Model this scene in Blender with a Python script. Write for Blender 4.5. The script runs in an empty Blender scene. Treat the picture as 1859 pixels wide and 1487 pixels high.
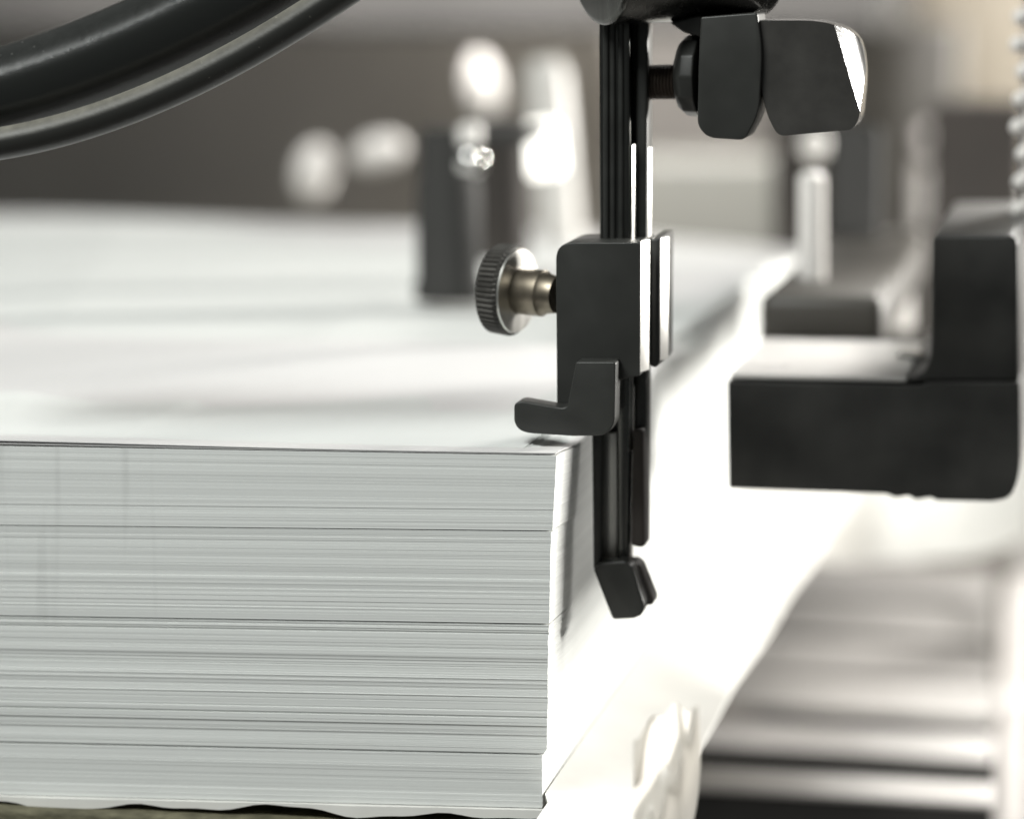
import bpy, bmesh, math, random
from mathutils import Vector, Matrix
random.seed(7)
R = math.radians
sc = bpy.context.scene
COL = sc.collection

# ------------------------------------------------------------------ camera
FPX, CX, CY = 6000.0, 929.5, 743.5
pitch = math.atan(803.5/6000.0); yaw = math.atan(1070.5/6053.6)
cam_d = bpy.data.cameras.new('camera'); cam = bpy.data.objects.new('camera', cam_d); COL.objects.link(cam)
cam.rotation_euler = (math.pi/2 - pitch, 0, yaw)
rot = cam.rotation_euler.to_matrix()
Rt, Up, Fw = rot @ Vector((1,0,0)), rot @ Vector((0,1,0)), rot @ Vector((0,0,-1))
D0 = 0.613
CAM = -(Rt*(80.5/FPX*D0) - Up*(78.5/FPX*D0) + Fw*D0)
cam.location = CAM
cam_d.sensor_width = 36; cam_d.lens = FPX/1859*36
cam_d.clip_start = 0.01; cam_d.clip_end = 60
cam_d.dof.use_dof = True; cam_d.dof.focus_distance = D0 + 0.004
cam_d.dof.aperture_fstop = 8.2
sc.camera = cam

def at(px, py, Y):
    d = Rt*((px-CX)/FPX) - Up*((py-CY)/FPX) + Fw
    t = (Y - CAM.y)/d.y
    return CAM + d*t

# ------------------------------------------------------------------ materials
MATS = {}
def mat(name, col, rough=0.5, metal=0.0, var=0.12, scale=60, bump=0.0, bscale=400, stretch=(1,1,1), coat=0.0, col2=None, spec=0.5, rvar=0.08):
    m = bpy.data.materials.new(name); m.use_nodes = True
    nt = m.node_tree; N = nt.nodes; L = nt.links
    b = N['Principled BSDF']
    tc = N.new('ShaderNodeTexCoord'); mp = N.new('ShaderNodeMapping'); mp.inputs['Scale'].default_value = stretch
    L.new(tc.outputs['Object'], mp.inputs['Vector'])
    no = N.new('ShaderNodeTexNoise'); no.inputs['Scale'].default_value = scale; no.inputs['Detail'].default_value = 6
    L.new(mp.outputs[0], no.inputs['Vector'])
    rp = N.new('ShaderNodeValToRGB'); e = rp.color_ramp.elements
    e[0].position = .3; e[1].position = .7
    c2 = col2 if col2 else tuple(min(1, c*(1+var)) for c in col)
    e[0].color = (*[c*(1-var) for c in col], 1); e[1].color = (*c2, 1)
    L.new(no.outputs['Fac'], rp.inputs[0]); L.new(rp.outputs[0], b.inputs['Base Color'])
    mr = N.new('ShaderNodeMapRange'); mr.inputs['To Min'].default_value = max(0.02, rough-rvar); mr.inputs['To Max'].default_value = min(1, rough+rvar)
    L.new(no.outputs['Fac'], mr.inputs['Value']); L.new(mr.outputs[0], b.inputs['Roughness'])
    b.inputs['Metallic'].default_value = metal
    b.inputs['Specular IOR Level'].default_value = spec
    if coat: b.inputs['Coat Weight'].default_value = coat; b.inputs['Coat Roughness'].default_value = .08
    if bump:
        n2 = N.new('ShaderNodeTexNoise'); n2.inputs['Scale'].default_value = bscale; n2.inputs['Detail'].default_value = 4
        L.new(mp.outputs[0], n2.inputs['Vector'])
        bp = N.new('ShaderNodeBump'); bp.inputs['Strength'].default_value = bump; bp.inputs['Distance'].default_value = 0.0004
        L.new(n2.outputs['Fac'], bp.inputs['Height']); L.new(bp.outputs[0], b.inputs['Normal'])
    MATS[name] = m
    return m

def paper_material(name):
    m = bpy.data.materials.new(name); m.use_nodes = True
    nt = m.node_tree; N = nt.nodes; L = nt.links; b = N['Principled BSDF']
    geo = N.new('ShaderNodeNewGeometry')
    att = N.new('ShaderNodeAttribute'); att.attribute_name = 'level'
    s0 = N.new('ShaderNodeSeparateXYZ'); L.new(geo.outputs['Position'], s0.inputs[0])
    pos = N.new('ShaderNodeCombineXYZ'); L.new(s0.outputs[0], pos.inputs[0]); L.new(s0.outputs[1], pos.inputs[1]); L.new(att.outputs['Fac'], pos.inputs[2])
    def noise(scale3, detail=3, sc_=1.0):
        mp = N.new('ShaderNodeMapping'); mp.inputs['Scale'].default_value = scale3
        L.new(pos.outputs[0], mp.inputs['Vector'])
        n = N.new('ShaderNodeTexNoise'); n.inputs['Scale'].default_value = sc_; n.inputs['Detail'].default_value = detail
        L.new(mp.outputs[0], n.inputs['Vector']); return n
    # fine sheet-to-sheet tone on the cut edges
    n1 = noise((1.5, 1.5, 2600), 4)
    r1 = N.new('ShaderNodeMapRange'); r1.inputs['From Min'].default_value = .3; r1.inputs['From Max'].default_value = .7
    r1.inputs['To Min'].default_value = .80; r1.inputs['To Max'].default_value = 1.06
    L.new(n1.outputs['Fac'], r1.inputs['Value'])
    n2 = noise((1.5, 1.5, 420), 2)
    r2 = N.new('ShaderNodeMapRange'); r2.inputs['From Min'].default_value = .35; r2.inputs['From Max'].default_value = .65
    r2.inputs['To Min'].default_value = .93; r2.inputs['To Max'].default_value = 1.03
    L.new(n2.outputs['Fac'], r2.inputs['Value'])
    mu = N.new('ShaderNodeMath'); mu.operation = 'MULTIPLY'; L.new(r1.outputs[0], mu.inputs[0]); L.new(r2.outputs[0], mu.inputs[1])
    # faint upright ink smudges near the left of the pile
    n3 = noise((210, 0, 14), 2)
    r3 = N.new('ShaderNodeMapRange'); r3.inputs['From Min'].default_value = .56; r3.inputs['From Max'].default_value = .74
    r3.inputs['To Min'].default_value = 0; r3.inputs['To Max'].default_value = .16
    L.new(n3.outputs['Fac'], r3.inputs['Value'])
    sx = N.new('ShaderNodeSeparateXYZ'); L.new(pos.outputs[0], sx.inputs[0])
    xm = N.new('ShaderNodeMapRange'); xm.interpolation_type = 'SMOOTHSTEP'
    xm.inputs['From Min'].default_value = -.080; xm.inputs['From Max'].default_value = -.070; xm.inputs['To Min'].default_value = 1; xm.inputs['To Max'].default_value = 0
    L.new(sx.outputs[0], xm.inputs['Value'])
    zm = N.new('ShaderNodeMapRange'); zm.interpolation_type = 'SMOOTHSTEP'
    zm.inputs['From Min'].default_value = -.0345; zm.inputs['From Max'].default_value = -.033; zm.inputs['To Min'].default_value = 0; zm.inputs['To Max'].default_value = 1
    L.new(sx.outputs[2], zm.inputs['Value'])
    k = N.new('ShaderNodeMath'); k.operation = 'MULTIPLY'; L.new(r3.outputs[0], k.inputs[0]); L.new(xm.outputs[0], k.inputs[1])
    k2 = N.new('ShaderNodeMath'); k2.operation = 'MULTIPLY'; L.new(k.outputs[0], k2.inputs[0]); L.new(zm.outputs[0], k2.inputs[1])
    inv = N.new('ShaderNodeMath'); inv.operation = 'SUBTRACT'; inv.inputs[0].default_value = 1; L.new(k2.outputs[0], inv.inputs[1])
    # only the upright cut edges carry the stripes
    sn = N.new('ShaderNodeSeparateXYZ'); L.new(geo.outputs['True Normal'], sn.inputs[0])
    ab = N.new('ShaderNodeMath'); ab.operation = 'ABSOLUTE'; L.new(sn.outputs[2], ab.inputs[0])
    lt = N.new('ShaderNodeMath'); lt.operation = 'LESS_THAN'; lt.inputs[1].default_value = .6; L.new(ab.outputs[0], lt.inputs[0])
    mu2 = N.new('ShaderNodeMath'); mu2.operation = 'MULTIPLY'; L.new(mu.outputs[0], mu2.inputs[0]); L.new(inv.outputs[0], mu2.inputs[1])
    mx = N.new('ShaderNodeMix'); mx.data_type = 'FLOAT'; L.new(lt.outputs[0], mx.inputs[0]); mx.inputs[2].default_value = 1.0; L.new(mu2.outputs[0], mx.inputs[3])
    vm = N.new('ShaderNodeVectorMath'); vm.operation = 'SCALE'; vm.inputs[0].default_value = (.755, .768, .75)
    L.new(mx.outputs[0], vm.inputs['Scale']); L.new(vm.outputs[0], b.inputs['Base Color'])
    b.inputs['Roughness'].default_value = .55; b.inputs['Specular IOR Level'].default_value = .35
    return m

PAPER = paper_material('cut_paper')
SHEETM = mat('coated_sheet', (.775,.762,.757), .38, var=.02, scale=9, spec=.5)
BLACK = mat('black_oxide', (.024,.0245,.0225), .42, metal=.0, var=.25, scale=180, bump=.08, bscale=5200, spec=.4)
ARMM = mat('arm_paint', (.018,.0185,.017), .42, var=.5, scale=38, bump=.1, bscale=3000, spec=.5, col2=(.055,.053,.049), rvar=.2)
BLACKM = mat('black_cast', (.031,.0315,.029), .40, var=.12, scale=110, bump=.07, bscale=5000, spec=.4, rvar=.14)
STEEL = mat('brushed_steel', (.55,.54,.51), .36, metal=1, var=.15, scale=500, stretch=(1,1,.02), bump=.1, bscale=900)
DSTEEL = mat('dark_steel', (.09,.09,.085), .26, metal=1, var=.2, scale=500, stretch=(1,1,.03), bump=.12, bscale=900)
SATIN = mat('satin_nickel', (.80,.79,.76), .5, metal=1, var=.06, scale=300)
CHROME = mat('chrome', (.8,.79,.77), .12, metal=1, var=.05, scale=80, rvar=.03)
BRASS = mat('nickel_brass', (.27,.235,.185), .42, metal=1, var=.25, scale=220)
KNURL = mat('worn_knurl', (.07,.066,.06), .5, metal=.5, var=.35, scale=300)
GLOSS = mat('glossy_black_plastic', (.045,.043,.040), .16, var=.25, scale=120, spec=.6, rvar=.04, bump=.06, bscale=1500)
STUD = mat('rusty_stud', (.055,.04,.03), .6, metal=.3, var=.35, scale=300)
WHITE = mat('white_enamel', (.78,.75,.72), .3, var=.06, scale=40)
PALE = mat('pale_painted_metal', (.62,.60,.57), .4, var=.12, scale=25)
GREYM = mat('grey_machine_paint', (.19,.185,.17), .5, var=.2, scale=9)
DARKM = mat('dark_machine_paint', (.032,.031,.029), .75, var=.3, scale=9)
BROWN = mat('brown_bakelite', (.036,.030,.026), .8, var=.3, scale=30)
BACKM = mat('housing_paint', (.17,.16,.15), .6, var=.28, scale=5)
WARMM = mat('warm_cream_paint', (.33,.30,.245), .55, var=.15, scale=5)
OLIVE = mat('olive_board', (.12,.112,.075), .8, var=.45, scale=220, stretch=(1,1,3), bump=.6, bscale=700, spec=.2)
CARD = mat('white_board', (.74,.73,.70), .5, var=.05, scale=60)
FLOORM = mat('shop_floor', (.16,.155,.15), .6, var=.2, scale=3)

def rubber(name, base, dust_sheen_col, dust_sheen, rough=.33, lo=.2):
    m = bpy.data.materials.new(name); m.use_nodes = True
    nt = m.node_tree; N = nt.nodes; L = nt.links; b = N['Principled BSDF']
    tc = N.new('ShaderNodeTexCoord')
    vo = N.new('ShaderNodeTexNoise'); vo.inputs['Scale'].default_value = 900; vo.inputs['Detail'].default_value = 1
    L.new(tc.outputs['Object'], vo.inputs['Vector'])
    sp = N.new('ShaderNodeMapRange'); sp.inputs['From Min'].default_value = .735; sp.inputs['From Max'].default_value = .77
    L.new(vo.outputs['Fac'], sp.inputs['Value'])
    n = N.new('ShaderNodeTexNoise'); n.inputs['Scale'].default_value = 260; n.inputs['Detail'].default_value = 8; n.inputs['Roughness'].default_value = .7
    L.new(tc.outputs['Object'], n.inputs['Vector'])
    # dusty film and its highlight, both put into the colour of up-facing rubber
    geo = N.new('ShaderNodeNewGeometry'); sx = N.new('ShaderNodeSeparateXYZ'); L.new(geo.outputs['Normal'], sx.inputs[0])
    up = N.new('ShaderNodeMapRange'); up.inputs['From Min'].default_value = lo; up.inputs['From Max'].default_value = lo+.75
    up.inputs['To Max'].default_value = dust_sheen
    L.new(sx.outputs[2], up.inputs['Value'])
    mu = N.new('ShaderNodeMath'); mu.operation = 'MULTIPLY'; L.new(up.outputs[0], mu.inputs[0]); L.new(n.outputs['Fac'], mu.inputs[1])
    ad = N.new('ShaderNodeMath'); ad.operation = 'ADD'; ad.use_clamp = True; L.new(mu.outputs[0], ad.inputs[0])
    n5 = N.new('ShaderNodeTexNoise'); n5.inputs['Scale'].default_value = 45; L.new(tc.outputs['Object'], n5.inputs['Vector'])
    r5 = N.new('ShaderNodeMapRange'); r5.inputs['From Min'].default_value = .48; r5.inputs['From Max'].default_value = .66; r5.inputs['To Max'].default_value = .75; L.new(n5.outputs['Fac'], r5.inputs['Value'])
    ml = N.new('ShaderNodeMath'); ml.operation = 'MULTIPLY'; L.new(r5.outputs[0], ml.inputs[1]); L.new(sp.outputs[0], ml.inputs[0]); L.new(ml.outputs[0], ad.inputs[1])
    mx = N.new('ShaderNodeMix'); mx.data_type = 'RGBA'; mx.inputs[6].default_value = (*base, 1); mx.inputs[7].default_value = (*dust_sheen_col, 1)
    L.new(ad.outputs[0], mx.inputs[0]); L.new(mx.outputs[2], b.inputs['Base Color'])
    rr = N.new('ShaderNodeMapRange'); rr.inputs['To Min'].default_value = rough; rr.inputs['To Max'].default_value = .8
    L.new(ad.outputs[0], rr.inputs['Value']); L.new(rr.outputs[0], b.inputs['Roughness'])
    bp = N.new('ShaderNodeBump'); bp.inputs['Strength'].default_value = .25; bp.inputs['Distance'].default_value = .0003
    L.new(n.outputs['Fac'], bp.inputs['Height']); L.new(bp.outputs[0], b.inputs['Normal'])
    return m
HOSE = rubber('hose_rubber', (.011,.012,.011), (.30,.30,.29), .12, .2)
TUBE = rubber('thin_hose_rubber', (.018,.018,.016), (.33,.315,.265), .95, .36, 0.12)

# ------------------------------------------------------------------ object helpers
WLOC = {}
def finish(bm, name, m, parent=None, smooth=True, angle=35, bevel=0, segs=3):
    bmesh.ops.remove_doubles(bm, verts=bm.verts, dist=1e-7)
    bmesh.ops.recalc_face_normals(bm, faces=bm.faces)
    if bevel:
        ed = [e for e in bm.edges if len(e.link_faces) == 2 and e.calc_face_angle(0) > R(28)]
        bmesh.ops.bevel(bm, geom=ed, offset=bevel, segments=segs, profile=.5, affect='EDGES', clamp_overlap=True)
    if parent is not None:
        off = WLOC[parent.name]
    else:
        xs = [v.co.x for v in bm.verts]; ys = [v.co.y for v in bm.verts]; zs = [v.co.z for v in bm.verts]
        off = Vector(((min(xs)+max(xs))/2, (min(ys)+max(ys))/2, min(zs)))
    bmesh.ops.translate(bm, vec=-off, verts=bm.verts)
    if smooth:
        for f in bm.faces: f.smooth = True
        for e in bm.edges:
            if len(e.link_faces) == 2 and e.calc_face_angle(0) > R(angle): e.smooth = False
    me = bpy.data.meshes.new(name); bm.to_mesh(me); bm.free()
    o = bpy.data.objects.new(name, me); COL.objects.link(o); me.materials.append(m)
    if parent is not None:
        o.parent = parent; WLOC[o.name] = off.copy()
    else:
        o.location = off; WLOC[o.name] = off.copy()
    return o
def tag(o, label=None, cat=None, group=None, kind=None):
    if label: o['label'] = label
    if cat: o['category'] = cat
    if group: o['group'] = group
    if kind: o['kind'] = kind
    return o
def thing(name, loc, label, cat, group=None):
    e = bpy.data.objects.new(name, None); COL.objects.link(e); e.location = loc; e.empty_display_size = .01
    WLOC[e.name] = Vector(loc)
    return tag(e, label, cat, group)
def add_box(bm, x0, x1, y0, y1, z0, z1, rotm=None, piv=None):
    vs = [bm.verts.new((x, y, z)) for x in (x0,x1) for y in (y0,y1) for z in (z0,z1)]
    for f in ((0,1,3,2),(4,6,7,5),(0,4,5,1),(2,3,7,6),(0,2,6,4),(1,5,7,3)): bm.faces.new([vs[i] for i in f])
    if rotm: bmesh.ops.rotate(bm, verts=vs, cent=piv, matrix=rotm)
    return vs
def pbox(bm, a, b, c, d, Y0, Y1, **k):       # picture corners a,b - c,d seen on the plane Y0
    p = at(a, b, Y0); q = at(c, d, Y0)
    return add_box(bm, min(p.x,q.x), max(p.x,q.x), Y0, Y1, min(p.z,q.z), max(p.z,q.z), **k)
def box_obj(name, m, pb, Y0, Y1, parent=None, bevel=.0008, segs=3):
    bm = bmesh.new(); pbox(bm, *pb, Y0, Y1); return finish(bm, name, m, parent, bevel=bevel, segs=segs)
def prism(bm, pts, Y0, Y1):
    w = [at(x, y, Y0) for x, y in pts]
    a = [bm.verts.new(p) for p in w]; b = [bm.verts.new((p.x, Y1, p.z)) for p in w]
    bm.faces.new(a); bm.faces.new(b[::-1])
    n = len(w)
    for i in range(n): bm.faces.new((a[i], b[i], b[(i+1)%n], a[(i+1)%n]))
def rounded(pts, rads, n=7):                  # rounds each corner of an outline
    out = []
    for i, (p, r) in enumerate(zip(pts, rads)):
        p = Vector(p); a = Vector(pts[i-1]); b = Vector(pts[(i+1)%len(pts)])
        if r <= 0: out.append(tuple(p)); continue
        u = (a-p); v = (b-p); r1 = min(r, u.length*.48); r2 = min(r, v.length*.48)
        s = p+u.normalized()*r1; e = p+v.normalized()*r2
        for k in range(n+1):
            t = k/n; out.append(tuple(s*(1-t)**2 + p*2*t*(1-t) + e*t*t))
    return out
def tube(bm, pts, rad, seg=24, caps=True, prof=None):
    pts = [Vector(p) for p in pts]; n = len(pts); rings = []
    rr = rad if isinstance(rad, (list, tuple)) else [rad]*n
    t0 = (pts[1]-pts[0]).normalized()
    ref = Vector((0,0,1)) if abs(t0.z) < .9 else Vector((0,1,0))
    u = t0.cross(ref).normalized()
    for i, p in enumerate(pts):
        t = (pts[min(i+1,n-1)]-pts[max(i-1,0)]).normalized()
        u = (u - t*u.dot(t)).normalized(); v = t.cross(u)
        rings.append([bm.verts.new(p + (u*math.cos(2*math.pi*k/seg) + v*math.sin(2*math.pi*k/seg))*rr[i]*(prof(i,k) if prof else 1)) for k in range(seg)])
    for i in range(n-1):
        for k in range(seg):
            bm.faces.new((rings[i][k], rings[i][(k+1)%seg], rings[i+1][(k+1)%seg], rings[i+1][k]))
    if caps: bm.faces.new(rings[0][::-1]); bm.faces.new(rings[-1])
def lathe(bm, p0, axis, prof, seg=32, pf=None):   # prof: (distance along axis, radius)
    axis = Vector(axis).normalized()
    u = axis.cross(Vector((0,0,1)) if abs(axis.z) < .9 else Vector((0,1,0))).normalized(); v = axis.cross(u)
    rings = []
    for j, (h, r) in enumerate(prof):
        rings.append([bm.verts.new(Vector(p0)+axis*h+(u*math.cos(2*math.pi*k/seg)+v*math.sin(2*math.pi*k/seg))*max(r,1e-5)*(pf(j,k) if pf else 1)) for k in range(seg)])
    for i in range(len(prof)-1):
        for k in range(seg): bm.faces.new((rings[i][k], rings[i][(k+1)%seg], rings[i+1][(k+1)%seg], rings[i+1][k]))
    bm.faces.new(rings[0][::-1]); bm.faces.new(rings[-1])
def ball_prof(r, n=10, squash=1.0):
    return [(r*squash*(1-math.cos(math.pi*i/n)), r*math.sin(math.pi*i/n)) for i in range(n+1)]
def px2m(px, d): return px*d/FPX
def smooth(t): t = max(0, min(1, t)); return t*t*(3-2*t)

def facet(name, m, x0, x1, y0, y1, Y0, Y1, parent):
    A = [at(x0,y0,Y0), at(x0,y1,Y0)]; 
    bx = at(x1,y0,Y1).x
    bm = bmesh.new(); z0, z1 = A[0].z, A[1].z; x = A[0].x
    P = [(x,Y0),(bx,Y1),(bx-.0006,Y1+.0006),(x-.0002,Y1+.0006)]
    u = [bm.verts.new((p[0],p[1],z0)) for p in P]; d = [bm.verts.new((p[0],p[1],z1)) for p in P]
    bm.faces.new(u); bm.faces.new(d[::-1])
    for i in range(4): bm.faces.new((u[i],d[i],d[(i+1)%4],u[(i+1)%4]))
    return finish(bm, name, m, parent, bevel=.00015, segs=2)

# ------------------------------------------------------------------ the pile of paper
X_L, Y_B = -0.70, 0.555
def sag(x, y, z):                              # how far a sheet dips or lifts from its level
    f = min(1.6, max(0, -x/0.103))
    k = 0.0009 + 0.0011*smooth(-z/0.014)
    dz = -k*f
    w = math.exp(z/0.05)
    dip = -0.0019*smooth(y/0.028)
    dz += dip*(0.4+0.6*w)
    g = smooth((y-.02)/.12)*math.exp(z/0.02)
    dz += g*(0.0030*math.sin(11*x + 17*y + 0.6) + .0016*math.sin(23*x - 31*y + 1.3) + .0012*math.sin(52*y + 7*x))
    dz += g*(.0032*smooth((y-.30)/.25)*smooth((-x-.05)/.2)) - g*.0030*smooth((y-.25)/.25)
    dz -= g*.0025*math.exp(-(x/.06)**2)*smooth((y-.2)/.3)
    return dz
def lean(z):
    pts = [(0,0),(.0148,-.0007),(.0150,-.0010),(.0325,-.0013),(.0345,-.0015),(.0565,-.0017),(.0577,-.0026),(.07,-.0025)]
    d = -z
    for (a,b),(c,e) in zip(pts, pts[1:]):
        if a <= d <= c: return b+(e-b)*(d-a)/(c-a)
    return pts[-1][1] if d > 0 else 0
xs_f = [X_L + i*.05 for i in range(11)] + [-.19 + .0035*i for i in range(54)]
xs_f = [x for x in xs_f if x < -.001]
ys_r = [.0, .004] + [.010+.008*i for i in range(12)] + [.12+.022*i for i in range(20)]
ys_r = [y for y in ys_r if y < Y_B-.004]
def perimeter():
    P = [(x, 0) for x in xs_f] + [(0, y) for y in ys_r] + [(0, Y_B)]
    P += [(-.05*i, Y_B) for i in range(1, 14)] + [(X_L, Y_B)] + [(X_L, Y_B - .05*i) for i in range(1, 11)]
    return P
PER = perimeter()
def ring(bm, z, dx, dy, skew=0):
    vs = []; LV = bm.verts.layers.float.get('level') or bm.verts.layers.float.new('level')
    for (x, y) in PER:
        X = x; Y = y
        if y == 0: Y = dy + skew*x
        if x == 0: X = dx
        if y == Y_B: Y = Y_B + dy
        lz = lean(z)
        v = bm.verts.new((X + (lz if x > -.3 else 0), Y, z + sag(x, max(Y,0), z))); v[LV] = z; vs.append(v)
    return vs
def ream(name, ztop, zbot, label, tmean, jit):
    tmean *= .74; jit *= .52
    bm = bmesh.new(); bm.verts.layers.float.new('level'); prev = None; z = ztop
    dx = dy = 0
    rows = []
    while z > zbot + .0001:
        t = max(.00012, random.gauss(tmean, tmean*.55)); z2 = max(zbot, z-t)
        if random.random() < .14: dy = random.gauss(0, jit*1.7)
        else: dy = .75*dy + random.gauss(0, jit)
        dx = .7*dx + random.gauss(0, jit*.8)
        sk = random.gauss(0, jit*3)
        rows.append((z, dx, dy, sk)); rows.append((z2, dx, dy, sk)); z = z2
    first = None
    for r in rows:
        vs = ring(bm, *r)
        if prev:
            n = len(vs)
            for i in range(n): bm.faces.new((prev[i], prev[(i+1)%n], vs[(i+1)%n], vs[i]))
        else: first = vs
        prev = vs
    bm.faces.new(prev)
    bm.faces.new(first[::-1])
    bmesh.ops.recalc_face_normals(bm, faces=bm.faces)
    o = finish(bm, name, PAPER, None, smooth=False)
    return tag(o, label, 'paper', 'bundles of cut paper in the pile')
G = .00011
ream('paper_ream', -.0006, -.0148+G, 'topmost thick bundle of white sheets, above the first dark gap in the pile', .00042, .00005)
ream('paper_ream', -.0148-G, -.0325+G, 'second bundle of white sheets from the top, between two dark gaps', .0004, .00006)
ream('paper_ream', -.0325-G*1.6, -.0575+G, 'third and tallest bundle of white sheets, with uneven striped edges', .0004, .00011)
ream('paper_ream', -.0575-G, -.0678, 'lowest thin bundle of white sheets, resting on the olive board', .0005, .00006)

def sheet(zoff, lift, dx, dy, label):
    bm = bmesh.new()
    gx = [X_L, -.6,-.5,-.4,-.33,-.27,-.23] + [-.20+.005*i for i in range(40)] + [0]
    gy = [0, .003, .008] + [.015+.009*i for i in range(60)]
    gy = [y for y in gy if y < Y_B-.003] + [Y_B]
    th = .00014
    def P(x, y, up):
        l = lift*smooth((-x-.03)/.09)*math.exp(-y/.1)
        return (x+dx, y+dy, zoff + l + sag(x, y, 0) + (th if up else 0))
    V = {}
    for u in (0,1):
        for i, x in enumerate(gx):
            for j, y in enumerate(gy): V[u,i,j] = bm.verts.new(P(x,y,u))
    nx, ny = len(gx), len(gy)
    for i in range(nx-1):
        for j in range(ny-1):
            bm.faces.new((V[1,i,j],V[1,i+1,j],V[1,i+1,j+1],V[1,i,j+1])); bm.faces.new((V[0,i,j],V[0,i,j+1],V[0,i+1,j+1],V[0,i+1,j]))
    for i in range(nx-1):
        for j in (0, ny-1): bm.faces.new((V[0,i,j],V[0,i+1,j],V[1,i+1,j],V[1,i,j]))
    for j in range(ny-1):
        for i in (0, nx-1): bm.faces.new((V[0,i,j],V[0,i,j+1],V[1,i,j+1],V[1,i,j]))
    o = finish(bm, 'paper_sheet', SHEETM, None, angle=50)
    return tag(o, label, 'paper', 'loose top sheets')
sheet(-.00044, .0003, -.0003, .00015, 'loose white sheet just under the topmost one, slightly raised at its left')
sheet(-.00020, .0007, 0.0000, 0, 'topmost large white sheet, gently waved, covering the whole pile')

# base board with wavy edge + olive pallet
bm = bmesh.new()
n = 260; rows = []
for i in range(n+1):
    x = -.70 + .72*i/n if i < 20 else -.54+ (i-20)*(.5378/(n-20))
    wv = .0006*math.sin(x*210) + .0005*math.sin(x*95+1) + .0002*math.sin(x*520)
    zt = -.0679 + sag(x, 0, -.066); 
    rows.append([bm.verts.new((x, -.0012+.3*wv, zt)), bm.verts.new((x, -.0012+.3*wv, zt-.0013+wv)), bm.verts.new((x, .56, -.0715+wv)), bm.verts.new((x, .56, -.0701))])
for a, b in zip(rows, rows[1:]):
    for k in range(4): bm.faces.new((a[k], a[(k+1)%4], b[(k+1)%4], b[k]))
bm.faces.new(rows[0]); bm.faces.new(rows[-1][::-1])
tag(finish(bm, 'base_board', CARD, None), 'thin white board with wavy lower edge under the whole paper pile, jutting out right', 'board')
bm = bmesh.new()
rows = []
for k in range(36):
    y = (-.032+.0066*k) if k < 5 else .001 + .455*(k-5)/30; xi = -.0022 if y > 0 else -.0006; xo = .0172 + .0205*(y+.012)
    wob = .0006*math.sin(y*60)
    rows.append([bm.verts.new(p) for p in ((xi,y,-.0652),(xo*.55,y,-.0690+wob),(xo,y,-.0712+wob),(xo,y,-.0722+wob),(xo*.5,y,-.0700),(xi,y,-.0662))])
for a_, b_ in zip(rows, rows[1:]):
    for k in range(6): bm.faces.new((a_[k], b_[k], b_[(k+1)%6], a_[(k+1)%6]))
bm.faces.new(rows[0]); bm.faces.new(rows[-1][::-1])
tag(finish(bm, 'side_tray', CARD, None, angle=70), 'brightly lit white sloping tray running along the foot of the pile on its right side', 'tray')
bm = bmesh.new(); add_box(bm, -.72, -.0045, -.0046, .58, -.095, -.0716)
tag(finish(bm, 'pallet_board', OLIVE, None, bevel=.001), 'rough olive brown board at the bottom, beneath the paper pile', 'pallet')

# ------------------------------------------------------------------ side gauge in front of the pile
YR = .030
g = thing('side_gauge', at(1120, 1125, YR), 'black upright side gauge with clamped block and foot touching the paper corner', 'gauge')
# upright: front bar
bm = bmesh.new(); prism(bm, rounded([(1087,-60),(1143,-60),(1146,700),(1142,1028),(1120,1030),(1118,760),(1089,700)], [0]*7), YR, YR+.006)
finish(bm, 'upright_bar', DSTEEL, g, bevel=.0006)
bm = bmesh.new()
for x in (1100, 1112, 1127): tube(bm, [at(x, -60, YR-.0002), at(x+1, 738, YR-.0002)], px2m(5.2,.655), seg=14)
finish(bm, 'fluting', BLACK, g)
box_obj('web', BLACK, (1141,-60,1157,700), YR+.0065, YR+.0072, g, bevel=0)
box_obj('light_stop', BLACK, (1094,650,1146,1000), YR+.0056, YR+.0063, g, bevel=0)  # plate added to block light slipping between the legs
box_obj('rear_rail', BLACK, (1155,-60,1171,994), YR+.0026, YR+.010, g, bevel=.0006)
facet('polished_strip', SATIN, 1148, 1156.5, 262, 440, YR-.0002, YR+.0022, g)
facet('polished_strip', SATIN, 1143, 1150, 684, 820, YR-.0002, YR+.0018, g)
facet('side_plate', SATIN, 1172, 1184, 268, 440, YR+.0030, YR+.0062, g)
# lower legs
bm = bmesh.new(); prism(bm, rounded([(1074,760),(1094,760),(1092,1035),(1077,1035)], [0]*4), YR-.001, YR+.004)
finish(bm, 'leg', BLACK, g, bevel=.0005)
box_obj('inner_plate', STEEL, (1092,785,1121,1020), YR+.0035, YR+.005, g, bevel=.0002)
bm = bmesh.new(); prism(bm, rounded([(1149,780),(1168,780),(1169,990),(1163,995),(1146,990),(1148,840)], [0,0,0,4,4,0]), YR-.0005, YR+.006)
finish(bm, 'leg', BROWN, g, bevel=.0006)
# tilted hook at the very bottom
hk = thing('_t', (0,0,0), None, None); bpy.data.objects.remove(hk)
bm = bmesh.new(); prism(bm, rounded([(1077,1035),(1090,1022),(1135,1018),(1148,1030),(1170,1100),(1165,1118),(1150,1124),(1112,1126)], [4,6,6,4,6,6,4,6]), YR-.004, YR+.002)
h1 = finish(bm, 'hook', BLACKM, g, bevel=.0007)
bm = bmesh.new(); prism(bm, rounded([(1132,1022),(1152,1019),(1163,1028),(1187,1088),(1186,1098),(1162,1102)], [4,5,5,5,4,3]), YR+.002, YR+.008)
finish(bm, 'hook_lip', BROWN, g, bevel=.0007)
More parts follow.
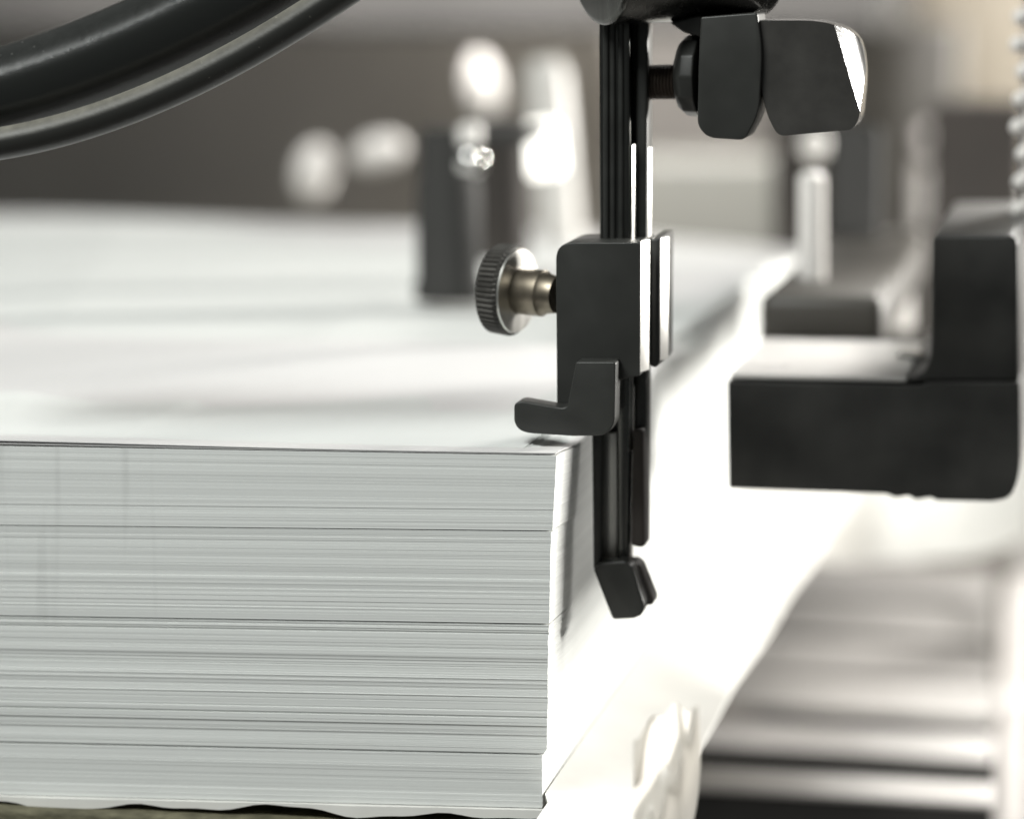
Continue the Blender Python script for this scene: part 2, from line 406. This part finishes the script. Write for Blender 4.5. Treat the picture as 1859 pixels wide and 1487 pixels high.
# holder block
bm = bmesh.new(); prism(bm, rounded([(1009,440),(1162,440),(1162,682),(1120,690),(1110,742),(1011,742)], [32,3,3,0,0,0]), YR-.010, YR+.010)
finish(bm, 'holder_block', BLACKM, g, bevel=.0008)
facet('block_cheek', SATIN, 1163.5, 1180, 437, 676, YR-.0098, YR-.0058, g)
bm = bmesh.new(); prism(bm, [(1178.5,433),(1199,432),(1197,660),(1190,668),(1178.5,664)], YR-.002, YR+.018)
finish(bm, 'clamp_jaw', BLACKM, g, bevel=.0005)
facet('clamp_plate', SATIN, 1199.5, 1215, 432, 655, YR-.0018, YR+.002, g)
# foot
bm = bmesh.new(); prism(bm, rounded([(1046,657),(1118,657),(1116,770),(1100,791),(1040,792),(948,786),(933,770),(933,733),(946,728),(1020,741),(1030,738)],[3,6,14,14,0,22,12,8,6,8,6]), YR-.0165, YR-.0102)
finish(bm, 'foot', BLACKM, g, bevel=.0011, segs=4)
# thumb screw
ts = thing('thumb_screw', at(960, 524, YR), None, None); ts.parent = g; 
ts.location = WLOC[ts.name]-WLOC[g.name]
for kk in list(ts.keys()): del ts[kk]
ax = Vector((math.cos(R(19)), -math.sin(R(19)), -.05)).normalized()
hc = at(912, 524, YR+.004)
def knurl(j, k): return 1 + (.012 if k % 3 else -.03)
r = px2m(83, .645)
bm = bmesh.new(); lathe(bm, hc-ax*.0022, ax, [(0,r*.72),(.0004,r*.84),(.0011,r*.97),(.0048,r),(.0054,r*.96)], seg=156, pf=lambda j,k: knurl(j,k) if 1 < j < 4 else 1)
finish(bm, 'knurled_head', KNURL, ts, angle=18)
bm = bmesh.new(); lathe(bm, hc+ax*.0033, ax, [(0,r*.94),(.0004,r*.92),(.0005,r*.55)], seg=48)
finish(bm, 'head_face', STEEL, ts)
bm = bmesh.new(); lathe(bm, hc+ax*.0034, ax, [(0,r*.47),(.0007,r*.51),(.0058,r*.51),(.0064,r*.45),(.0088,r*.40)], seg=40)
finish(bm, 'stem', BRASS, ts)

# ------------------------------------------------------------------ top shaft, clamp lever and wing handle
YC = .034
bm = bmesh.new()
p = at(1215, -60, YC)
tube(bm, [Vector((p.x-.012, YC-.010, p.z)), Vector((p.x+.016, YC+.012, p.z+.0015))], px2m(100,.66), seg=48)
tag(finish(bm, 'cross_shaft', DSTEEL, None, bevel=.0012), 'round dark steel shaft cut by the top edge, above the black upright', 'shaft')
c = thing('clamp_lever', at(1320, 250, YC), 'black clamp body with glossy rounded wing handle, joined to the upright by a stud', 'clamp')
sp = at(1160, 148, YC+.004); ep = at(1240, 148, YC+.002)
bm = bmesh.new(); N_=40; rr=px2m(29,.66)
tube(bm, [sp.lerp(ep, i/N_) for i in range(N_+1)], [rr*(1 + (.05 if i%3 else -.06)) for i in range(N_+1)], seg=24)
finish(bm, 'threaded_stud', STUD, c)
bm = bmesh.new(); lathe(bm, at(1233,136,YC+.002), (1,-.12,0), [(0,px2m(48,.66)),(.0007,px2m(62,.66)),(.0018,px2m(71,.66)),(.0045,px2m(72,.66))], seg=12)
finish(bm, 'lock_nut', BLACKM, c, bevel=.0004)
bm = bmesh.new(); prism(bm, rounded([(1272,30),(1375,22),(1384,90),(1378,205),(1352,254),(1285,250),(1266,228),(1268,120)],[4,6,30,24,12,18,14,0]), YC-.008, YC+.006)
finish(bm, 'clamp_body', BLACKM, c, bevel=.0016, segs=4)
bm = bmesh.new(); prism(bm, [(1215,40),(1262,28),(1275,28),(1275,68),(1240,58)], YC-.004, YC+.006)
finish(bm, 'collar', BLACKM, c, bevel=.0006)
bm = bmesh.new(); prism(bm, rounded([(1371,36),(1492,36),(1553,58),(1568,122),(1560,216),(1547,235),(1412,247),(1390,205),(1377,130)],[6,40,34,40,18,10,14,30,40]), YC-.0065, YC+.0075)
nrm = Vector((.886,-.368,.279)).normalized(); pc = at(1519, 62, YC-.0065)
res = bmesh.ops.bisect_plane(bm, geom=bm.verts[:]+bm.edges[:]+bm.faces[:], plane_co=pc, plane_no=nrm, clear_outer=True)
bmesh.ops.contextual_create(bm, geom=[e for e in res['geom_cut'] if isinstance(e, bmesh.types.BMEdge)])
finish(bm, 'wing_handle', GLOSS, c, bevel=.0016, segs=6)

# ------------------------------------------------------------------ hoses, top left
def hose(name, pts, Y, radpx, m, label, seg=48):
    W = []
    # smooth quadratic through the picture points
    (x0,y0),(x1,y1),(x2,y2) = pts
    for i in range(-14, 56):
        t = i/40
        a = (1-t)*(1-2*t); b = 4*t*(1-t); c_ = t*(2*t-1)
        W.append(at(a*x0+b*x1+c_*x2, a*y0+b*y1+c_*y2, Y))
    bm = bmesh.new(); tube(bm, W, px2m(radpx, .61), seg=seg)
    return tag(finish(bm, name, m, None), label, 'hose')
hose('air_hose', [(0,260),(290,172),(600,0)], .004, 30.5, TUBE, 'thin dusty black hose running along the underside of the thick hose')
hose('rubber_hose', [(0,173),(266,76),(536,-64)], .0185, 90, HOSE, 'thick shiny black rubber hose curving across the top left corner')

# ------------------------------------------------------------------ L-shaped arm on the right
YL = .082
a = thing('feeder_arm', at(1560, 905, YL), 'heavy black L-shaped arm with its top whitened for glare, right of the paper pile', 'machine arm')
bm = bmesh.new(); prism(bm, rounded([(1320,692),(1668,700),(1686,694),(1852,694),(1852,860),(1835,905),(1800,911),(1700,909),(1690,903),(1662,908),(1650,900),(1625,904),(1610,897),(1322,888)],[4,0,0,0,34,20,4,4,4,4,4,4,4,6]), YL, YL+.085)
finish(bm, 'arm_body', ARMM, a, bevel=.0012)
bm = bmesh.new(); prism(bm, rounded([(1640,693),(1690,672),(1692,426),(1848,426),(1850,693)],[0,44,14,20,0]), YL+.0015, YL+.100)
finish(bm, 'upright', ARMM, a, bevel=.003)
bm = bmesh.new(); lathe(bm, at(1376,846,YL), (0,-1,0), [(0,.0022),(.0008,.0022),(.0012,.0016)], seg=24); bm.free()
bm = bmesh.new(); p=at(1325,690,YL); q=at(1645,690,YL); add_box(bm, p.x, q.x, YL+.001, YL+.068, p.z+.0002, p.z+.0012)  # white slab stands for light reflected off the arm's black top
finish(bm, 'top_glare', WHITE, a, bevel=.0004)
bm = bmesh.new(); lathe(bm, at(1655,690,YL+.03), (0,0,1), [(0,.0035),(.005,.0037),(.006,.0025)], seg=24)
finish(bm, 'adjusting_pin', CHROME, a)

# ------------------------------------------------------------------ background machine
bm = bmesh.new(); add_box(bm, -3, 3, 2.4, 2.5, -1.2, 1.6)
tag(finish(bm, 'back_wall', BACKM, None), None, None, kind='structure')
bm = bmesh.new(); add_box(bm, -4, 4, -1.5, 2.5, -1.22, -1.2)
tag(finish(bm, 'floor', FLOORM, None), None, None, kind='structure')

bm = bmesh.new(); pbox(bm, -700, -900, 1600, 62, .95, 1.15)
tag(finish(bm, 'cross_beam', DARKM, None, bevel=.004), 'wide dark beam running across the top, behind the hoses and the upright', 'beam')
bm = bmesh.new(); pbox(bm, -700, 20, 1120, 620, 1.25, 1.3)
tag(finish(bm, 'housing_panel', mat('taupe_paint',(.36,.345,.325),.6,var=.25,scale=4), None, bevel=.004), 'broad brownish grey panel behind the far edge of the paper pile', 'panel')
bm = bmesh.new(); pbox(bm, 1110, 285, 1412, 760, .85, .9)
tag(finish(bm, 'grey_plate', PALE if False else mat('olive_grey_paint',(.10,.10,.088),.5,var=.08,scale=12), None, bevel=.004), 'plain olive grey plate seen right of the upright, beyond the pile', 'plate')
bm = bmesh.new(); pbox(bm, 1660, -250, 2300, 360, 1.3, 1.36)
tag(finish(bm, 'guard_panel', WARMM, None, bevel=.01), 'warm cream guard panel glowing in the upper right corner', 'panel')

bm = bmesh.new(); pbox(bm, 1395, 40, 1730, 800, 1.22, 1.27)
tag(finish(bm, 'rear_cabinet', mat('cabinet_grey',(.10,.097,.09),.5,var=.3,scale=6), None, bevel=.004), 'dull grey cabinet far behind the glossy wing handle', 'cabinet')
# sucker standing on the pile
def zt(x, y): return sag(x, y, 0)
q = at(815, 545, .285)
s = thing('sucker_foot', q, 'dark blurred sucker column standing on the middle of the pile', 'sucker')
bm = bmesh.new(); pt = at(815, 232, .285)
lathe(bm, (q.x, .285, q.z), (0,0,1), [(0,.0092),(.003,.0098),(.006,.0088),(.030,.0088),(.034,.0082),(pt.z-q.z,.0076)], seg=32)
finish(bm, 'column', DARKM, s)
bm = bmesh.new(); pbox(bm, 790, 236, 960, 262, .287, .32)
finish(bm, 'cross_arm', DARKM, s, bevel=.002)
q2 = at(912, 470, .36)
bm = bmesh.new(); p2 = at(905, 215, .36)
lathe(bm, q2, (p2.x-q2.x, 0, p2.z-q2.z), [(0,.008),(.02,.0085),((p2-q2).length,.0085)], seg=32)
tag(finish(bm, 'brown_post', BROWN, None), 'dull brown post just right of the dark sucker column', 'post')

# bright knobs
def knob(px, py, Y, rx, rz, m, label, tilt=0, name='round_knob', grp='blurred bright knobs behind the pile'):
    p = at(px, py, Y); d = (p-CAM).length
    bm = bmesh.new()
    bmesh.ops.create_uvsphere(bm, u_segments=32, v_segments=20, radius=1)
    bmesh.ops.scale(bm, vec=(px2m(rx,d), px2m(min(rx,rz),d), px2m(rz,d)), verts=bm.verts)
    bmesh.ops.rotate(bm, verts=bm.verts, cent=(0,0,0), matrix=Matrix.Rotation(R(tilt),3,'Y'))
    bmesh.ops.translate(bm, vec=p, verts=bm.verts)
    return tag(finish(bm, name, m, None), label, 'knob', grp)
knob(570,312,.62, 36,54, WHITE, 'pale bean-shaped knob, leftmost of the bright ones behind the pile', 12)
knob(688,276,.62, 50,32, WHITE, 'pale oval knob lying on its side, second bright one from the left', -18)
knob(875,155,.75, 30,58, PALE, 'dim upright oval knob above the ringed bright one', -8)
# ringed knob
rk = thing('ringed_knob', at(858,300,.272), 'small bright knob with a ring, directly above the dark sucker column', 'knob')
bm = bmesh.new(); lathe(bm, at(856,316,.272), (-.03,0,1), [(0,.002),(.001,.0036),(.004,.0040),(.0055,.0037),(.0065,.0028)], seg=32); finish(bm, 'cap', CHROME, rk)
bm = bmesh.new(); lathe(bm, at(853,262,.272), (-.03,0,1), [(0,.0030),(.003,.0034),(.005,.003),(.006,.001)], seg=32); finish(bm, 'neck', WHITE, rk)
# white column and very bright cylinder
wc = thing('white_post', at(1010, 470, .5), 'tall white post left of the upright, leaning slightly', 'post')
p0 = at(1022, 480, .5); p1 = at(990, 105, .5)
bm = bmesh.new(); tube(bm, [p0, p0.lerp(p1,.5), p1.lerp(p0,.08), p1], [.0072,.0072,.0074,.0050], seg=32); finish(bm, 'shaft', PALE, wc)
glowm = bpy.data.materials.new('emissive_white'); glowm.use_nodes = True  # bright cylinder: its brightness comes from emission in the material
b = glowm.node_tree.nodes['Principled BSDF']; b.inputs['Base Color'].default_value=(.9,.9,.85,1); b.inputs['Emission Color'].default_value=(1,.98,.9,1); b.inputs['Emission Strength'].default_value=2.2
nz = glowm.node_tree.nodes.new('ShaderNodeTexNoise'); nz.inputs['Scale'].default_value=50
glowm.node_tree.links.new(nz.outputs['Fac'], b.inputs['Roughness'])
p0 = at(990, 318, .42); p1 = at(978, 222, .42)
bm = bmesh.new(); lathe(bm, p0, p1-p0, [(0,.0035),(.0015,.0062),((p1-p0).length-.0015,.0062),((p1-p0).length,.0038)], seg=32)
tag(finish(bm, 'glowing_cylinder', glowm, None), 'glowing white cylinder, brightest spot left of the upright', 'lamp')

# right-hand rods
def rod(px, y0, y1, Y, rpx, m, name, label, cat='rod', grp=None, px2=None):
    a_ = at(px, y1, Y); b_ = at(px2 if px2 else px, y0, Y); d = (a_-CAM).length; r_ = px2m(rpx, d)
    L_ = (b_-a_).length
    bm = bmesh.new(); lathe(bm, a_, b_-a_, [(0,r_*.5),(r_*.4,r_),(L_-r_*.4,r_),(L_,r_*.5)], seg=28)
    return tag(finish(bm, name, m, None), label, cat, grp)
rod(1474, 310, 520, .21, 25, WHITE, 'guide_rod', 'white blurred upright rod right of the grey plate')
rod(1428, 200, 560, .60, 24, BROWN, 'brown_rod', 'thin brown upright rod against the grey plate')
knob(1478, 262, .45, 26, 30, PALE, 'round pale knob right under the glossy wing handle', 0)
bm = bmesh.new(); pbox(bm, 1507, 225, 1596, 575, .34, .345)
tag(finish(bm, 'dark_column', DARKM, None, bevel=.004), 'dark grey square column between the white rod and the thin steel rod', 'column')
bm = bmesh.new(); pbox(bm, 1378, 532, 1604, 640, .17, .36)
tag(finish(bm, 'dark_block', mat('umber_paint',(.05,.045,.038),.5,var=.2,scale=20), None, bevel=.003), 'low dark brown block behind the whitened top of the arm', 'block')
rod(1640, 480, 600, .34, 17, PALE, 'steel_pin', 'pale upright pin standing just left of the black arm')
rod(1622, 420, 520, .40, 24, PALE, 'pale_stub', 'short pale stub above the pin beside the black arm')
knob(1690, 250, 1.1, 20, 22, WHITE, 'small faint round knob below the cream panel', 0)
rod(1685, 300, 420, 1.1, 22, PALE, 'faint_rod', 'faint beige upright rod below the small round knob')
bm = bmesh.new(); pbox(bm, 1688, 185, 1852, 760, .62, .66)
tag(finish(bm, 'brown_block', BROWN, None, bevel=.002), 'dull brown block showing above the upright of the black arm, below the cream panel', 'block')
# toothed rack along the right edge
tr = thing('toothed_rack', at(1870, 430, .5), 'bright toothed metal rack along the right picture edge', 'rack')
bm = bmesh.new(); pbox(bm, 1860, -80, 1960, 430, .14, .16); finish(bm, 'rack_bar', WHITE, tr, bevel=.002)
bm = bmesh.new()
for i in range(9):
    p = at(1858 - (i%3)*5, -20+50*i, .14); m4 = Matrix.Translation(p)
    bmesh.ops.create_uvsphere(bm, u_segments=14, v_segments=8, radius=.0019, matrix=m4)
o = finish(bm, 'teeth', WHITE, tr)
bm = bmesh.new(); pbox(bm, 1853, 350, 1960, 1100, .78, .82)
tag(finish(bm, 'end_post', PALE, None, bevel=.003), 'bright post behind the right side of the black arm', 'post')

# louvred frame, lower right
SLATM = mat('slat_grey', (.46,.445,.43), .45, var=.2, scale=14)
lf = thing('louvred_frame', at(1550, 1600, .62), 'pale louvred frame with sloping slats, low on the right', 'frame')
slats = [(1048,1092,1470),(1112,1166,1450),(1186,1240,1400),(1258,1308,1370),(1318,1384,1300),(1402,1462,1240),(1530,1590,1180)]
for i, (y0, y1, xl) in enumerate(slats):
    Ys = (.62,.56,.50,.42,.32,.22,.17)[i]
    p = at(xl-60, y0, Ys); q = at(1800, y1, Ys)
    bm = bmesh.new()
    h = p.z-q.z
    tilt = .030 if i < 4 else .010
    v = [(p.x, Ys+tilt, p.z), (q.x, Ys+tilt, p.z-.0014), (q.x, Ys, q.z), (p.x, Ys, q.z+.0014)]
    A = [bm.verts.new(t) for t in v]; B = [bm.verts.new((t[0], t[1]+.004, t[2]-.002)) for t in v]
    bm.faces.new(A); bm.faces.new(B[::-1])
    for k in range(4): bm.faces.new((A[k], B[k], B[(k+1)%4], A[(k+1)%4]))
    finish(bm, 'slat', SLATM, lf, bevel=.0008)
bm = bmesh.new(); pbox(bm, 1370, 1060, 1800, 1350, .66, .665); finish(bm, 'back_panel', GREYM, lf)
bm = bmesh.new(); prism(bm, [(1822,1060),(1875,1060),(1868,1620),(1795,1620)], .52, .54); finish(bm, 'side_rail', WHITE, lf, bevel=.002)
for (x, y) in ((1824,1275),(1788,1372),(1772,1468)):
    p = at(x, y, .50); bm = bmesh.new(); bmesh.ops.create_uvsphere(bm, u_segments=20, v_segments=12, radius=.0048, matrix=Matrix.Translation(p))
    finish(bm, 'screw_glint', WHITE, lf)  # white ball stands for the round blurred highlight of a screw head
bm = bmesh.new(); pbox(bm, 1150, 1335, 1800, 1900, .37, .38)  # black sheet placed so the louvre gaps read as deep shade
tag(finish(bm, 'gap_shade', mat('gap_shade_black',(.006,.006,.0055),.7,var=.3,scale=30,spec=.2), None), 'black sheet standing for deep shade in the gaps of the louvred frame', 'panel')
# sheet curling down above the louvres
bm = bmesh.new(); n=24; rows=[]
for i in range(n+1):
    t=i/n; x=1440+430*t; y=1035 - 70*abs(t-.5)*2*(.4+.6*t) + 12*math.sin(t*9)
    lo = at(x, y, .42); up = at(x, 820, .60)
    rows.append([bm.verts.new(lo), bm.verts.new(lo.lerp(up,.35)+Vector((0,0,.008))), bm.verts.new(lo.lerp(up,.7)+Vector((0,0,.010))), bm.verts.new(up)])
for a_, b_ in zip(rows, rows[1:]):
    for k in range(3): bm.faces.new((a_[k], a_[k+1], b_[k+1], b_[k]))
r_ = bmesh.ops.solidify(bm, geom=bm.faces[:], thickness=.0006)
tag(finish(bm, 'curled_sheet', CARD, None, angle=60), 'bright curled white sheet below the black arm, above the louvred frame', 'paper')
# pale bracket at the foot of the pile
film = bpy.data.materials.new('milky_film'); film.use_nodes = True
nt = film.node_tree; pb_ = nt.nodes['Principled BSDF']; pb_.inputs['Base Color'].default_value = (.8,.77,.72,1); pb_.inputs['Roughness'].default_value = .25
tl = nt.nodes.new('ShaderNodeBsdfTranslucent'); tl.inputs[0].default_value = (.8,.77,.72,1)
nn = nt.nodes.new('ShaderNodeTexNoise'); nn.inputs['Scale'].default_value = 50
mr = nt.nodes.new('ShaderNodeMapRange'); mr.inputs['To Min'].default_value = .35; mr.inputs['To Max'].default_value = .8; nt.links.new(nn.outputs['Fac'], mr.inputs['Value'])
ms = nt.nodes.new('ShaderNodeMixShader'); nt.links.new(mr.outputs[0], ms.inputs[0]); nt.links.new(pb_.outputs[0], ms.inputs[1]); nt.links.new(tl.outputs[0], ms.inputs[2])
nt.links.new(ms.outputs[0], nt.nodes['Material Output'].inputs['Surface'])
YF = -.052
outl = [(1150,1345),(1172,1338),(1198,1312),(1222,1290),(1246,1284),(1268,1300),(1284,1340),(1274,1400),(1250,1470),(1238,1560),(1150,1560)]
bm = bmesh.new(); rnd = random.Random(3); rows = []
nu, nv = 36, 44
for iu in range(nu+1):
    u = iu/nu; x = 1150 + 118*u
    top = 1345 - 62*math.sin(min(1, u*1.15)*math.pi*.62) + 8*math.sin(u*17)
    col_ = []
    for iv in range(nv+1):
        v = iv/nv; y = top + (1580-top)*v; xx = x + 16*math.sin(v*3.1)*u - 30*u*v
        col_.append(bm.verts.new(at(xx, y, YF + .006*math.sin(u*5+v*4) + .0016*math.sin(u*8+v*2.2)*math.sin(v*5+u*3+.5) + .0006*math.sin(u*19-v*7) + rnd.uniform(-.00003,.00003) + .010*u)))
    rows.append(col_)
for a_, b_ in zip(rows, rows[1:]):
    for k in range(nv): bm.faces.new((a_[k], b_[k], b_[k+1], a_[k+1]))
bmesh.ops.solidify(bm, geom=bm.faces[:], thickness=.0004)
tag(finish(bm, 'plastic_film', film, None, angle=80), 'crumpled milky plastic film bunched beside the lower right foot of the paper pile', 'plastic film')

# ------------------------------------------------------------------ light
w = bpy.data.worlds.new('World'); sc.world = w; w.use_nodes = True
bg = w.node_tree.nodes['Background']; bg.inputs[0].default_value = (.95,1,.98,1); bg.inputs[1].default_value = .12
def area(name, loc, target, size, power, col=(1,1,1), sy=None, spread=180):
    l = bpy.data.lights.new(name, 'AREA'); l.energy = power; l.color = col; l.size = size; l.spread = R(spread)
    if sy: l.shape = 'RECTANGLE'; l.size_y = sy
    o = bpy.data.objects.new(name, l); COL.objects.link(o); o.location = loc
    o.rotation_euler = (Vector(target)-Vector(loc)).to_track_quat('-Z','Y').to_euler()
    return o
area('key_light', (1.75, 1.50, .42), (0, .1, -.03), .22, 128, (1,.975,.92), sy=.38)  # area light for the strong backlight from the right rear
area('overhead_softbox', (-.45, -.75, 1.1), (-.06, .03, -.02), .55, 22.5, (.97,1,.97))
area('rear_strip', (.55, 1.1, .75), (-.1, .3, 0), .4, .7, (1,.95,.92))
area('arm_top_fill', (.15, .34, .20), (.045, .12, -.01), .07, .09, (1,.98,.94), spread=40)  # added light that whitens the top of the arm
area('warm_corner', (1.0, .85, .45), (.42, 1.35, .2), .3, 5, (1,.9,.75), spread=90)
area('machine_front', (-.15, .70, .50), (-.2, 1.3, .02), .4, 15, (1,.96,.93), spread=110)  # added light that brightens the rear panel and pale knobs
area('lower_glow', (.24, .06, .0), (.11, .38, -.13), .10, .55, (1,.97,.93), spread=70)  # added light that lifts the louvred frame

sc.cycles.caustics_reflective = False; sc.cycles.caustics_refractive = False
sc.render.engine = 'CYCLES'
sc.cycles.use_denoising = True
sc.view_settings.view_transform = 'Standard'; sc.view_settings.look = 'None'
sc.view_settings.exposure = 0; sc.view_settings.gamma = 1
